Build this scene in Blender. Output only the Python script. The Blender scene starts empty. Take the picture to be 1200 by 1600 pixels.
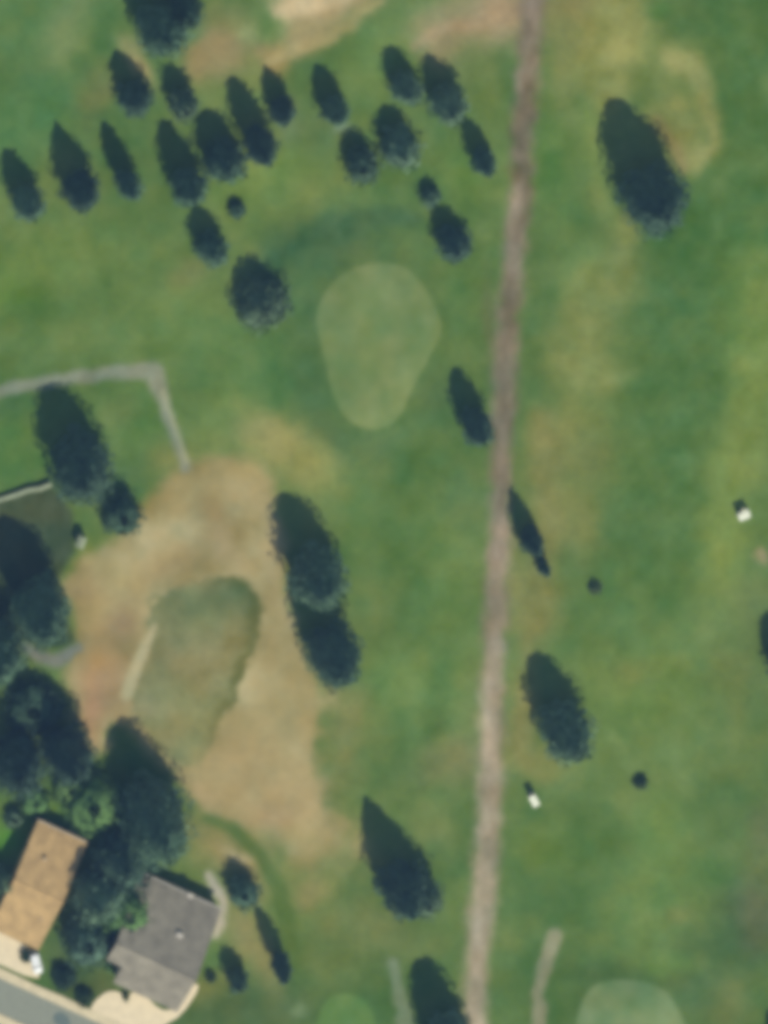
import bpy, bmesh, math, random
import numpy as np
from mathutils import Vector, Matrix

# ------------------------------------------------------------------ camera, sky, sun
S = 0.12                                   # metres per photograph pixel
W0, H0 = 1200, 1600
SUN_EL = 47.0
SH = math.radians(22.5)                    # shadows run up and to the left by this much from north
sc = bpy.context.scene
C = sc.collection
cam_d = bpy.data.cameras.new("Camera")
cam = bpy.data.objects.new("Camera", cam_d)
C.objects.link(cam)
CAM_H = 1500.0
OFF = 22.0                                 # the camera looks from the shaded side, this many degrees off the vertical
TOFF = math.tan(math.radians(OFF))
cam.location = (-math.sin(SH) * CAM_H * TOFF, math.cos(SH) * CAM_H * TOFF, CAM_H)
cam.rotation_euler = (0, 0, 0)
cam_d.sensor_fit = 'VERTICAL'
cam_d.sensor_height = 36
cam_d.lens = 36 * CAM_H / (H0 * S)
cam_d.shift_x = -cam.location.x / (H0 * S)
cam_d.shift_y = -cam.location.y / (H0 * S)
cam_d.clip_start = 10
cam_d.clip_end = 9000
sc.camera = cam
sc.cycles.filter_width = 7.0
sc.cycles.use_denoising = True
sc.cycles.max_bounces = 5
sc.cycles.volume_bounces = 0
sc.view_settings.view_transform = 'Standard'
sc.view_settings.look = 'None'
sc.view_settings.exposure = 0.0
sc.view_settings.gamma = 1.0

# sun direction: shadows fall towards (-sin, +cos) on the ground, so the sun stands opposite
sd = Vector((math.sin(SH) * math.cos(math.radians(SUN_EL)), -math.cos(SH) * math.cos(math.radians(SUN_EL)), math.sin(math.radians(SUN_EL))))
w = bpy.data.worlds.new("World"); sc.world = w; w.use_nodes = True
nt = w.node_tree
sky = nt.nodes.new('ShaderNodeTexSky'); sky.sky_type = 'NISHITA'; sky.sun_disc = False
sky.sun_elevation = math.radians(SUN_EL)
sky.sun_rotation = math.atan2(sd.x, sd.y)
sky.air_density = 1.6; sky.dust_density = 0.6; sky.ozone_density = 2.0
nt.links.new(sky.outputs[0], nt.nodes['Background'].inputs[0])
nt.nodes['Background'].inputs[1].default_value = 0.075
sl = bpy.data.lights.new("Sun", 'SUN'); sl.energy = 3.9; sl.angle = math.radians(0.5); sl.color = (1.0, 0.955, 0.88)
so = bpy.data.objects.new("Sun", sl); C.objects.link(so)
so.rotation_euler = sd.to_track_quat('Z', 'Y').to_euler()

KR, KG, KB = .84, .90, .94              # light reaching level ground: render = albedo * K
ADD = (.0145, .0250, .0465)                      # light added by the air above the ground

# ------------------------------------------------------------------ helpers
rng = np.random.default_rng(11)
random.seed(7)

def X(px): return (px - W0 / 2) * S
def Y(py): return (H0 / 2 - py) * S
def s2l(c):
    c = np.asarray(c, float) / 255.0
    return np.where(c <= 0.04045, c / 12.92, ((c + 0.055) / 1.055) ** 2.4)
def alb(c, k=1.0):
    l = s2l(c) - np.array(ADD)
    l = np.clip(l / np.array([KR, KG, KB]) * k, 0.004, 0.9)
    return l
def sm(x, a, b):
    t = np.clip((x - a) / (b - a), 0, 1)
    return t * t * (3 - 2 * t)

_NT = rng.random((8, 256, 256))
def vnoise(x, y, k=0):
    x = np.asarray(x, float) + 1000.37 * (k + 1); y = np.asarray(y, float) + 777.13 * (k + 1)
    T = _NT[k % 8]
    xi = np.floor(x).astype(int); yi = np.floor(y).astype(int)
    fx = x - xi; fy = y - yi
    fx = fx * fx * fx * (fx * (fx * 6 - 15) + 10); fy = fy * fy * fy * (fy * (fy * 6 - 15) + 10)
    a = T[xi % 256, yi % 256]; b = T[(xi + 1) % 256, yi % 256]
    c = T[xi % 256, (yi + 1) % 256]; d = T[(xi + 1) % 256, (yi + 1) % 256]
    return (a * (1 - fx) + b * fx) * (1 - fy) + (c * (1 - fx) + d * fx) * fy
def fbm(x, y, k=0, o=4):
    s = 0; a = 0.5
    for i in range(o):
        s = s + a * vnoise(x * 2 ** i, y * 2 ** i, k + i); a *= 0.5
    return s / (1 - 0.5 ** o)

def poly_sd(px, py, poly):
    """signed distance (negative inside) of photo-pixel points to a polygon"""
    px = np.asarray(px, float); py = np.asarray(py, float)
    d = np.full(px.shape, 1e9); ins = np.zeros(px.shape, bool)
    n = len(poly)
    for i in range(n):
        x0, y0 = poly[i]; x1, y1 = poly[(i + 1) % n]
        ex, ey = x1 - x0, y1 - y0
        t = np.clip(((px - x0) * ex + (py - y0) * ey) / (ex * ex + ey * ey + 1e-9), 0, 1)
        d = np.minimum(d, np.hypot(px - x0 - t * ex, py - y0 - t * ey))
        cnd = (y0 > py) != (y1 > py)
        with np.errstate(divide='ignore', invalid='ignore'):
            xx = (x1 - x0) * (py - y0) / (y1 - y0 + 1e-12) + x0
        ins ^= cnd & (px < xx)
    return np.where(ins, -d, d)
def line_d(px, py, pts):
    """distance to a polyline whose points carry half widths; returns distance minus half width"""
    best = np.full(np.shape(px), 1e9)
    for (x0, y0, w0), (x1, y1, w1) in zip(pts[:-1], pts[1:]):
        ex, ey = x1 - x0, y1 - y0
        t = np.clip(((px - x0) * ex + (py - y0) * ey) / (ex * ex + ey * ey + 1e-9), 0, 1)
        best = np.minimum(best, np.hypot(px - x0 - t * ex, py - y0 - t * ey) - (w0 + (w1 - w0) * t))
    return best

# ------------------------------------------------------------------ outlines traced in photograph pixels
def smooth(poly, it=2):
    for _ in range(it):
        q = []
        for i in range(len(poly)):
            a = poly[i]; b = poly[(i + 1) % len(poly)]
            q += [(a[0] * .75 + b[0] * .25, a[1] * .75 + b[1] * .25), (a[0] * .25 + b[0] * .75, a[1] * .25 + b[1] * .75)]
        poly = q
    return poly
GREEN = smooth([(545, 422), (590, 408), (640, 418), (668, 455), (696, 512), (668, 562), (640, 612), (622, 660), (580, 674), (538, 655), (518, 612), (508, 556), (490, 500), (510, 450)])
GREEN2 = smooth([(915, 1548), (950, 1530), (1010, 1534), (1048, 1552), (1072, 1600), (1085, 1680), (1040, 1760), (950, 1765), (898, 1700), (896, 1610)])
GREEN3 = smooth([(508, 1562), (540, 1550), (572, 1562), (590, 1600), (588, 1680), (540, 1720), (500, 1680), (492, 1600)])
SAND = smooth([(258, 752), (318, 722), (378, 712), (425, 735), (432, 790), (446, 850), (452, 930), (480, 1000), (512, 1070), (512, 1120), (508, 1180), (525, 1230), (556, 1290), (552, 1334), (505, 1356), (440, 1350), (405, 1300), (352, 1282), (300, 1262), (285, 1222), (238, 1190), (205, 1140), (170, 1135), (150, 1185), (132, 1170), (112, 1100), (98, 1040), (118, 1000), (105, 940), (92, 905), (130, 872), (190, 845), (228, 800)], 1)
MOUND = smooth([(255, 922), (312, 898), (372, 900), (405, 925), (413, 965), (396, 1020), (372, 1080), (345, 1140), (318, 1190), (285, 1200), (245, 1170), (212, 1120), (208, 1080), (232, 1020), (222, 965)], 2)
PATH = [(838, -80, 17), (833, 20, 17), (826, 100, 17), (818, 200, 17), (813, 300, 17), (806, 400, 17), (795, 500, 18), (788, 600, 18), (784, 700, 17), (783, 800, 17), (778, 900, 17), (772, 1000, 18), (768, 1100, 18), (768, 1200, 19), (766, 1290, 20), (758, 1380, 20), (748, 1470, 20), (742, 1560, 18), (738, 1640, 18), (732, 1750, 18)]
WALK1 = [(-90, 632, 11), (0, 612, 11), (60, 600, 10), (120, 590, 11), (180, 582, 11), (212, 580, 13), (238, 580, 16), (246, 600, 14), (260, 640, 9), (278, 690, 8), (293, 732, 8)]
WALK2 = [(866, 1464, 14), (856, 1490, 12), (851, 1508, 12), (842, 1550, 11), (841, 1600, 12), (842, 1720, 12)]
WALK3 = [(612, 1505, 9), (622, 1540, 9), (632, 1580, 13), (634, 1620, 12), (636, 1700, 10)]
WALK4 = [(324, 1368, 7), (338, 1390, 8), (352, 1412, 8), (342, 1442, 9), (334, 1462, 6)]
WALK5 = [(38, 1008, 8), (62, 1026, 10), (88, 1032, 11), (118, 1012, 9)]
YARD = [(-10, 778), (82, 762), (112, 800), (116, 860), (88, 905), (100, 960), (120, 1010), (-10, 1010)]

RD = math.radians(24.5)
K0 = (0, 1528)      # a point on the near kerb line
U = (math.cos(RD), math.sin(RD)); V = (-math.sin(RD), math.cos(RD))       # along / across the street, in photo pixels

# ------------------------------------------------------------------ what colour the ground has (photo values, light divided out later)
B = [  # x, y, rx, ry, rotation, colour, weight
 (912, 62, 14, 12, 0, (92, 116, 66), .6), (871, 405, 8, 9, 0, (78, 108, 64), .5), (836, 664, 8, 9, 0, (82, 108, 68), .5), (936, 503, 16, 16, 0, (88, 118, 66), .7),
 (60, 60, 170, 120, 0, (84, 122, 76), .8), (110, 30, 26, 70, 25, (112, 137, 92), .7), (40, 190, 90, 50, -25, (80, 126, 80), .7),
 (150, 150, 26, 40, 15, (112, 122, 80), .6), (60, 420, 110, 50, -15, (104, 134, 72), .8), (20, 455, 40, 20, 0, (92, 132, 62), .6),
 (180, 400, 60, 30, 0, (96, 128, 76), .6), (290, 432, 34, 22, -20, (134, 134, 92), .7), (140, 480, 150, 60, 0, (92, 124, 73), .6),
 (300, 500, 80, 60, 0, (104, 135, 80), .6), (218, 105, 14, 34, -28, (160, 152, 104), .95), (204, 78, 20, 18, 0, (140, 146, 100), .7),
 (345, 70, 40, 38, 0, (147, 136, 98), .9), (322, 92, 26, 24, 0, (147, 138, 98), .8), (386, 50, 12, 20, -20, (140, 158, 108), .8), (300, 50, 20, 16, 0, (104, 138, 96), .7),
 (355, 20, 30, 22, 0, (118, 130, 84), .6), (490, 20, 74, 32, -22, (174, 162, 120), 1), (452, 4, 30, 24, 0, (192, 178, 138), .9), (540, 4, 46, 18, -20, (172, 158, 118), .9), (470, 62, 50, 20, -32, (160, 148, 104), .9), (432, 100, 14, 22, -15, (162, 140, 88), .8),
 (415, 80, 18, 12, 0, (164, 142, 104), .7), (420, 40, 22, 34, 0, (92, 132, 78), .7), (640, 55, 46, 40, 0, (96, 134, 84), .7), (600, 100, 60, 60, 0, (98, 134, 78), .5),
 (745, 30, 80, 38, -8, (154, 143, 108), 1), (690, 72, 34, 28, 0, (146, 138, 102), .8), (790, 15, 40, 30, 0, (160, 146, 116), .8), (690, 28, 40, 16, -20, (140, 142, 104), .8),
 (730, 110, 34, 30, 0, (120, 134, 84), .6), (760, 150, 22, 60, -10, (112, 134, 78), .6),
 (905, 18, 56, 44, 0, (142, 136, 94), .8), (965, 40, 46, 30, -25, (150, 150, 96), .9), (980, 75, 30, 20, 0, (136, 150, 88), .7), (960, 55, 60, 60, 0, (136, 145, 84), .4), (880, 90, 20, 70, 0, (122, 132, 82), .6),
 (910, 70, 16, 16, 0, (106, 120, 80), .6), (940, 76, 14, 18, 0, (98, 122, 72), .6), (1028, 14, 22, 14, 0, (80, 122, 68), .7),
 (1060, 100, 30, 24, 20, (144, 152, 92), .95), (1098, 130, 16, 46, -18, (140, 150, 92), .85), (1112, 200, 20, 48, -8, (134, 144, 86), .9), (1090, 248, 36, 22, -20, (132, 142, 82), .9),
 (1050, 180, 34, 60, -15, (122, 138, 82), .7), (1035, 205, 14, 26, -20, (144, 134, 90), .7), (1060, 222, 10, 14, 0, (158, 148, 100), .6),
 (1160, 60, 60, 110, 0, (82, 118, 68), .8), (1150, 260, 70, 100, 0, (84, 120, 70), .7), (1110, 355, 70, 40, 0, (78, 120, 74), .6), (1180, 380, 34, 24, 0, (72, 124, 76), .6),
 (885, 300, 34, 90, 0, (92, 128, 74), .6), (850, 240, 28, 60, 0, (82, 124, 68), .5), (940, 320, 16, 60, -12, (124, 142, 84), .6), (930, 230, 14, 50, -10, (116, 144, 80), .6), (978, 365, 16, 22, 0, (150, 154, 98), .7),
 (925, 430, 44, 44, 0, (118, 146, 88), .85), (995, 440, 30, 60, -20, (128, 136, 82), .8), (900, 540, 40, 44, 0, (126, 140, 84), .85), (955, 590, 40, 26, 0, (124, 136, 78), .8), (1040, 480, 28, 34, 0, (108, 136, 92), .8),
 (960, 500, 40, 40, 0, (118, 132, 80), .5), (870, 680, 34, 22, 0, (130, 140, 90), .85), (910, 660, 60, 30, 0, (122, 135, 80), .7), (880, 740, 60, 60, 0, (118, 132, 80), .6), (930, 715, 40, 26, 0, (116, 126, 78), .5),
 (1060, 560, 90, 170, 0, (80, 118, 70), .8), (1040, 760, 70, 150, 0, (82, 118, 68), .7), (1160, 470, 46, 110, 0, (104, 136, 74), .7), (1185, 560, 30, 60, 0, (102, 138, 74), .6), (1175, 660, 40, 60, 0, (116, 140, 78), .7), (1140, 720, 44, 50, 0, (112, 138, 76), .7),
 (1130, 860, 40, 80, -10, (116, 140, 76), .75), (1196, 830, 20, 60, 0, (86, 118, 68), .7), (1196, 872, 10, 12, 0, (170, 150, 120), .6), (1180, 960, 30, 40, 0, (98, 118, 80), .6),
 (890, 820, 44, 46, 0, (124, 136, 84), .8), (850, 950, 34, 40, 0, (128, 132, 82), .7), (810, 930, 20, 60, 0, (136, 140, 90), .6), (1000, 940, 80, 70, 0, (84, 122, 70), .5), (940, 1000, 70, 60, 0, (102, 132, 78), .5),
 (1100, 990, 90, 50, -25, (104, 134, 80), .6), (1150, 1060, 60, 60, 0, (100, 122, 76), .5), (1000, 1080, 90, 60, 0, (100, 132, 72), .5), (815, 1130, 16, 50, 0, (128, 134, 88), .8), (850, 1200, 30, 30, 0, (122, 132, 80), .6),
 (790, 1080, 10, 60, 0, (104, 132, 84), .5), (1160, 1180, 60, 40, 0, (108, 130, 76), .6), (1070, 1170, 50, 50, 0, (104, 134, 82), .4), (990, 1050, 30, 20, 0, (112, 126, 72), .5),
 (860, 1330, 60, 40, 0, (108, 136, 74), .6), (1040, 1300, 40, 50, 0, (106, 138, 76), .6), (1020, 1400, 70, 90, 0, (102, 136, 78), .5), (930, 1340, 50, 60, 0, (82, 118, 70), .6), (860, 1420, 60, 40, 0, (82, 118, 72), .5),
 (1170, 1410, 44, 60, 0, (84, 104, 74), .7), (1130, 1490, 60, 44, -30, (74, 108, 72), .8), (1185, 1440, 24, 50, 0, (90, 104, 78), .6), (1135, 1570, 30, 34, 0, (120, 130, 80), .7), (1120, 1365, 36, 30, 0, (80, 126, 76), .5), (1150, 1320, 40, 40, 0, (96, 128, 80), .5),
 (1065, 1430, 18, 14, 0, (120, 134, 80), .7), (1080, 1545, 36, 60, -30, (80, 112, 74), .6), (930, 1520, 60, 16, 5, (80, 110, 70), .6), (1045, 1510, 40, 16, 0, (104, 138, 76), .6), (1195, 1300, 20, 40, 0, (104, 118, 84), .5),
 (410, 265, 90, 50, -15, (104, 134, 74), .7), (520, 290, 40, 30, 0, (114, 134, 78), .7), (520, 375, 110, 38, -25, (74, 108, 76), .85), (560, 350, 50, 18, -10, (70, 108, 74), .6), (460, 400, 40, 40, -20, (78, 112, 78), .6),
 (720, 270, 34, 50, -20, (94, 130, 70), .7), (680, 210, 24, 40, -20, (88, 124, 78), .5), (500, 210, 40, 34, 0, (94, 122, 84), .5), (535, 203, 14, 8, -20, (124, 150, 128), .7), (610, 310, 70, 40, 0, (92, 126, 76), .5), (450, 185, 16, 28, 0, (104, 126, 92), .5),
 (470, 480, 34, 70, 10, (78, 114, 74), .7), (440, 600, 60, 60, 0, (80, 122, 76), .7), (380, 560, 60, 50, 0, (96, 132, 80), .6), (490, 620, 30, 80, -10, (76, 112, 74), .7), (360, 640, 40, 50, 20, (112, 142, 84), .7), (545, 700, 70, 40, 10, (80, 112, 76), .6),
 (740, 440, 34, 70, 0, (86, 122, 72), .6), (720, 540, 30, 40, 0, (90, 122, 72), .5), (770, 500, 10, 60, 0, (100, 112, 80), .5), (680, 620, 30, 40, 20, (80, 112, 74), .6),
 (620, 690, 30, 16, -20, (94, 128, 90), .5), (560, 800, 24, 90, 0, (88, 124, 72), .6), (640, 790, 40, 110, 0, (80, 118, 70), .7), (640, 900, 36, 110, 0, (80, 118, 68), .6), (700, 900, 44, 110, 0, (102, 134, 76), .5), (730, 780, 44, 40, 0, (88, 122, 78), .5),
 (590, 990, 40, 60, 0, (98, 122, 72), .4), (640, 1060, 80, 46, 0, (102, 136, 78), .6), (690, 1060, 16, 60, 5, (82, 120, 72), .6), (684, 1135, 10, 24, 20, (84, 116, 70), .6), (645, 1130, 16, 60, 0, (106, 138, 84), .5), (740, 1100, 20, 60, 0, (104, 128, 80), .5),
 (730, 1190, 60, 34, 0, (120, 128, 88), .7), (690, 1210, 50, 26, 0, (108, 122, 80), .5), (545, 1120, 24, 40, 0, (142, 142, 92), .6), (540, 1170, 30, 60, 0, (118, 130, 84), .6), (600, 1190, 40, 40, 0, (100, 126, 76), .4), (680, 1290, 40, 40, 0, (122, 140, 88), .6), (700, 1260, 50, 30, 0, (108, 134, 80), .5),
 (450, 700, 60, 34, 35, (148, 148, 92), .8), (500, 740, 30, 34, 20, (124, 142, 82), .8), (400, 680, 40, 24, 30, (146, 148, 98), .7), (480, 740, 26, 30, 30, (142, 144, 86), .6), (320, 700, 60, 30, 0, (112, 138, 82), .6), (262, 715, 40, 24, 0, (118, 130, 80), .6),
 (30, 690, 60, 60, 0, (84, 124, 72), .8), (15, 635, 40, 20, -12, (74, 112, 74), .7), (215, 650, 40, 50, 0, (88, 128, 72), .7), (175, 660, 22, 40, 0, (108, 140, 88), .5), (200, 640, 30, 30, 0, (98, 118, 72), .4), (190, 745, 30, 26, 0, (90, 126, 84), .6),
 (225, 810, 14, 40, 20, (126, 138, 78), .7), (180, 845, 60, 18, -25, (104, 128, 74), .8), (140, 870, 30, 18, -40, (118, 136, 74), .7),
 (480, 1400, 60, 60, 0, (110, 134, 78), .6), (480, 1395, 28, 18, -25, (144, 140, 96), .7), (530, 1340, 40, 30, -20, (120, 134, 82), .6), (560, 1370, 16, 44, 0, (84, 118, 72), .7), (540, 1450, 60, 60, 0, (114, 128, 80), .6), (610, 1460, 40, 40, 0, (116, 128, 82), .5), (500, 1500, 50, 40, 0, (96, 118, 70), .6), (660, 1480, 40, 24, 0, (118, 136, 84), .5),
 (480, 1560, 70, 60, 0, (84, 116, 72), .7), (360, 1580, 110, 40, 0, (80, 104, 70), .8), (440, 1570, 40, 34, 0, (84, 112, 76), .6), (475, 1575, 12, 12, 0, (116, 142, 104), .7), (590, 1510, 40, 40, 0, (92, 120, 74), .5),
 (425, 1250, 40, 40, 0, (172, 154, 112), .4), (350, 1320, 56, 44, 20, (140, 138, 92), .85), (330, 1300, 30, 26, 0, (120, 124, 80), .6), (392, 1350, 24, 20, 30, (172, 160, 114), .8), (350, 1335, 20, 20, 0, (146, 138, 92), .6), (412, 1395, 20, 30, -25, (170, 158, 112), .85), (372, 1335, 22, 10, 20, (180, 170, 132), .6),
 (395, 1470, 22, 60, -28, (140, 142, 94), .85), (420, 1500, 18, 40, -20, (130, 130, 82), .7), (375, 1450, 22, 30, -20, (140, 142, 98), .7), (325, 1545, 30, 20, -20, (120, 128, 80), .7), (440, 1440, 22, 60, -22, (100, 128, 76), .7),
 (150, 1225, 60, 60, 0, (72, 108, 64), .9), (150, 1270, 36, 26, -30, (86, 132, 66), .9), (65, 1262, 30, 18, -20, (92, 130, 64), .8), (10, 1312, 22, 26, 0, (82, 138, 66), .9), (60, 1210, 60, 20, 0, (66, 96, 70), .7),
 (200, 1450, 22, 50, 20, (84, 116, 74), .8), (190, 1480, 20, 36, 20, (84, 122, 66), .8), (140, 1545, 50, 30, 25, (84, 100, 66), .9), (130, 1470, 60, 60, 0, (70, 100, 74), .7),
]
def field(px, py):
    """colour (photo display values 0..255) of the ground at photo-pixel positions"""
    px = np.asarray(px, float); py = np.asarray(py, float)
    mx = px * S; my = py * S
    jx = px + 14 * (fbm(mx / 6, my / 6, 1) - .5) * 2; jy = py + 14 * (fbm(mx / 6, my / 6, 3) - .5) * 2
    col = np.zeros(px.shape + (3,)) + np.array([93, 124, 75.])
    n = fbm(mx / 16, my / 16, 0)
    col += ((n - .5) * 50)[..., None] * np.array([.9, .6, .35])
    for (x, y, rx, ry, rot, c, wt) in B:
        a = math.radians(rot); dx = jx - x; dy = jy - y
        u = (dx * math.cos(a) + dy * math.sin(a)) / rx; v = (-dx * math.sin(a) + dy * math.cos(a)) / ry
        m = (wt ** .6 * np.exp(-(u * u + v * v) ** 1.25 * .65))[..., None]
        col = col * (1 - m) + np.array(c, float) * m
    def lay(mask, c):
        nonlocal col
        m = mask[..., None]
        col = col * (1 - m) + c * m
    wv = 26 * (fbm(mx / 6, my / 6, 5) - .5)
    def band(pts, c, wt, a=-14, b=22):
        lay(wt * (1 - sm(line_d(px + wv, py + wv * .7, pts), a, b)), np.array(c, float) + ((fbm(mx / 3, my / 3, 2) - .5) * 30)[..., None])
    band([(1150, -60, 40), (1170, 120, 40), (1150, 300, 50), (1080, 400, 60), (1060, 560, 70), (1030, 740, 60), (1010, 900, 50), (960, 1010, 30)], (80, 118, 71), .5, -30, 40)
    band([(640, 700, 20), (640, 900, 24), (636, 1010, 20)], (80, 117, 70), .45, -20, 30)
    band([(1190, 420, 30), (1180, 600, 30), (1150, 720, 26), (1130, 860, 26)], (116, 140, 76), .62, -20, 30)
    band([(850, 660, 16), (852, 740, 20), (850, 850, 16), (838, 960, 14), (820, 1080, 12), (818, 1180, 14)], (130, 134, 84), .72, -14, 24)
    band([(960, 420, 36), (905, 500, 34), (900, 580, 40), (960, 590, 20)], (124, 139, 84), .68, -24, 30)
    band([(960, 20, 40), (935, 90, 40), (950, 140, 30)], (140, 146, 87), .8, -24, 30)
    band([(424, 412, 10), (466, 380, 14), (530, 352, 16), (600, 338, 14), (650, 345, 8)], (68, 104, 74), .75, -10, 16)
    band([(436, 18, 10), (490, 6, 14), (560, -14, 12)], (194, 180, 138), .85, -8, 9)
    band([(424, 98, 5), (480, 70, 7), (540, 38, 8), (600, 8, 6)], (170, 160, 112), .7, -6, 9)
    band([(646, 70, 6), (700, 46, 10), (760, 30, 12), (815, 10, 12)], (162, 146, 114), .6, -8, 12)
    band([(1050, 180, 26), (1070, 230, 28)], (130, 140, 83), .85, -14, 22)
    band([(1048, 92, 12), (1082, 100, 16), (1104, 150, 15), (1120, 228, 12), (1086, 256, 16), (1060, 240, 12)], (142, 149, 93), .8, -12, 14)
    band([(930, 210, 8), (935, 290, 8), (960, 345, 9), (984, 372, 9)], (126, 146, 86), .6, -8, 12)
    band([(1026, 185, 6), (1050, 225, 8), (1066, 262, 8)], (142, 134, 90), .7, -6, 8)
    # bare sandy ground
    wob = 10 * (fbm(mx / 2.5, my / 2.5, 2) - .5)
    wob2 = 34 * (fbm(mx / 5, my / 5, 6) - .5)
    dsand = poly_sd(px + wob + wob2, py - wob + .7 * wob2, SAND)
    sn = fbm(mx / 7, my / 7, 4)
    scol = np.array([158, 151, 108.]) + ((sn - .5) * 70)[..., None] * np.array([.8, .85, .9])
    for (x, y, rx, ry, rot, c, wt) in [(370, 770, 60, 40, 0, (168, 158, 114), .7), (440, 1120, 70, 60, 0, (168, 160, 116), .6), (330, 800, 30, 20, 40, (146, 134, 94), .7), (350, 845, 20, 40, -30, (170, 156, 120), .6), (430, 880, 14, 80, -10, (178, 166, 124), .7),
            (270, 880, 60, 22, -25, (152, 138, 98), .7), (180, 900, 40, 30, 0, (172, 160, 110), .6), (130, 920, 26, 22, 0, (148, 134, 98), .8), (195, 975, 26, 26, 0, (146, 128, 98), .8), (150, 950, 20, 60, 0, (172, 156, 108), .5),
            (160, 1060, 40, 60, 0, (164, 140, 104), .9), (140, 1110, 20, 50, 0, (172, 140, 108), .8), (150, 1030, 16, 16, 0, (166, 140, 90), .6), (370, 1200, 60, 60, 0, (166, 150, 106), .8), (440, 1250, 50, 40, 0, (160, 146, 104), .6), (480, 1230, 34, 80, -15, (174, 162, 118), .6), (310, 1240, 40, 16, 25, (182, 164, 122), .7), (430, 1280, 30, 20, 0, (172, 148, 112), .6), (460, 1310, 60, 24, 10, (152, 146, 100), .7), (500, 1140, 14, 40, -20, (148, 138, 92), .6), (420, 1040, 20, 70, 0, (160, 150, 106), .6), (300, 770, 60, 24, -10, (150, 142, 98), .6), (395, 730, 30, 20, 0, (160, 150, 100), .7)]:
        a = math.radians(rot); dx = jx - x; dy = jy - y
        u = (dx * math.cos(a) + dy * math.sin(a)) / rx; v = (-dx * math.sin(a) + dy * math.cos(a)) / ry
        m = (wt * np.exp(-(u * u + v * v) * .9))[..., None]
        scol = scol * (1 - m) + np.array(c, float) * m
    fr = np.clip(sm(px, 470, 520) * sm(py, 900, 1060) + sm(py, 1270, 1320) * sm(px, 380, 430), 0, 1)
    lay(.75 * fr * (1 - sm(dsand + 2 * wob2, -30, 50)), np.array([130, 136, 86.]))
    fr2 = 1 - sm(py, 660, 800)
    lay(.6 * fr2 * (1 - sm(dsand + wob2, -20, 50)), np.array([140, 144, 92.]))
    lay(1 - sm(dsand + 9 * sm(px, 380, 520) + 8 * fr + 1.2 * wob2 * fr, -14 - 16 * fr, 15 + 18 * fr), scol)
    # rough mound in the sand
    wob3 = 16 * (fbm(mx / 1.6, my / 1.6, 4) - .5)
    dm = poly_sd(px - wob - .6 * wob2 + wob3, py + wob - .5 * wob2 + wob3, MOUND)
    mcol = np.array([130, 131, 92.]) + ((fbm(mx / 5, my / 5, 5) - .5) * 60)[..., None]
    for (x, y, rx, ry, rot, c, wt) in [(300, 945, 80, 40, -15, (102, 126, 88), .8), (372, 925, 34, 30, 0, (96, 120, 84), .8), (295, 922, 14, 10, 0, (124, 146, 106), .6), (250, 1080, 30, 70, 30, (114, 134, 92), .6), (285, 1030, 40, 40, 0, (128, 130, 92), .7), (300, 1110, 40, 40, 0, (138, 146, 102), .7), (370, 1060, 20, 70, 18, (106, 118, 80), .8), (395, 960, 16, 40, 0, (104, 118, 84), .7), (290, 1170, 30, 30, 0, (120, 134, 96), .7), (225, 1105, 22, 16, 0, (148, 148, 112), .7), (218, 1000, 14, 22, 0, (118, 120, 80), .7)]:
        a = math.radians(rot); dx = jx - x; dy = jy - y
        u = (dx * math.cos(a) + dy * math.sin(a)) / rx; v = (-dx * math.sin(a) + dy * math.cos(a)) / ry
        m = (wt * np.exp(-(u * u + v * v) * .9))[..., None]
        mcol = mcol * (1 - m) + np.array(c, float) * m
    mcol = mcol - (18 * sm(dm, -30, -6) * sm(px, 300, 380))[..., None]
    lay((1 - sm(dm, -8, 8)) * (.86 + .14 * fbm(mx / 3, my / 3, 2)), mcol)
    lay(1 - sm(line_d(px, py, [(241, 978, 4), (226, 1010, 8), (212, 1045, 9), (198, 1085, 9)]), -5, 6), np.array([176, 172, 132.]))
    # dark fringe of grass by the sand
    lay(.75 * (1 - sm(line_d(px, py, [(322, 1278, 5), (365, 1295, 8), (405, 1335, 9), (432, 1380, 10), (446, 1430, 12), (456, 1500, 14)]), -5, 9)), np.array([84, 114, 66.]))
    # putting greens: a closer-cut apron, then the green
    for P, c, e in ((GREEN, (113, 138, 89), 1), (GREEN2, (114, 142, 98), 1), (GREEN3, (110, 146, 86), .7)):
        d = poly_sd(px + wob * .3, py, P)
        lay(.25 * (1 - sm(d, 2, 34)), np.array([82, 114, 72.]))
        gc = np.array(c, float) + ((fbm(mx / 4, my / 4, 6) - .5) * 26)[..., None] * np.array([1, .5, .6])
        lay(e * (1 - sm(d, -4, 5)), gc)
    # paths
    pn = ((fbm(mx / 1.6, my / 3.4, 2) - .5) * 32)[..., None]; pn2 = ((fbm(mx / 5, my / 9, 4) - .5) * 74)[..., None]
    pc = np.array([131, 123, 108.]) + sm(py, 700, 1300)[..., None] * np.array([30, 29, 23.]) + pn + pn2 * np.array([1, .85, .8]) - (sm(py, 120, 60) * sm(py, -20, 60))[..., None] * 14
    edge = line_d(px + wob * 1.5 + .3 * wob2, py, PATH)
    lay((1 - sm(edge, -12, 13)) * (.86 + .12 * fbm(mx / 2, my / 2, 1)), pc)
    for P, c, wt in ((WALK1, (140, 148, 132), .85), (WALK2, (146, 148, 122), .85), (WALK3, (134, 148, 130), .6), (WALK4, (182, 180, 162), .95), (WALK5, (120, 126, 120), .9)):
        lay(wt * (1 - sm(line_d(px + wob * .9 + .2 * wob2, py + wob * .5, P) + 5 * (fbm(mx / 2, my / 2, 7) - .5), -7, 7)), np.array(c, float) + pn * .7 + pn2 * .3)
    lay(.5 * (1 - sm(line_d(px, py, [(254, 612, 2), (274, 668, 3), (292, 722, 3)]), -2, 4)), np.array([172, 178, 142.]))
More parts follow.
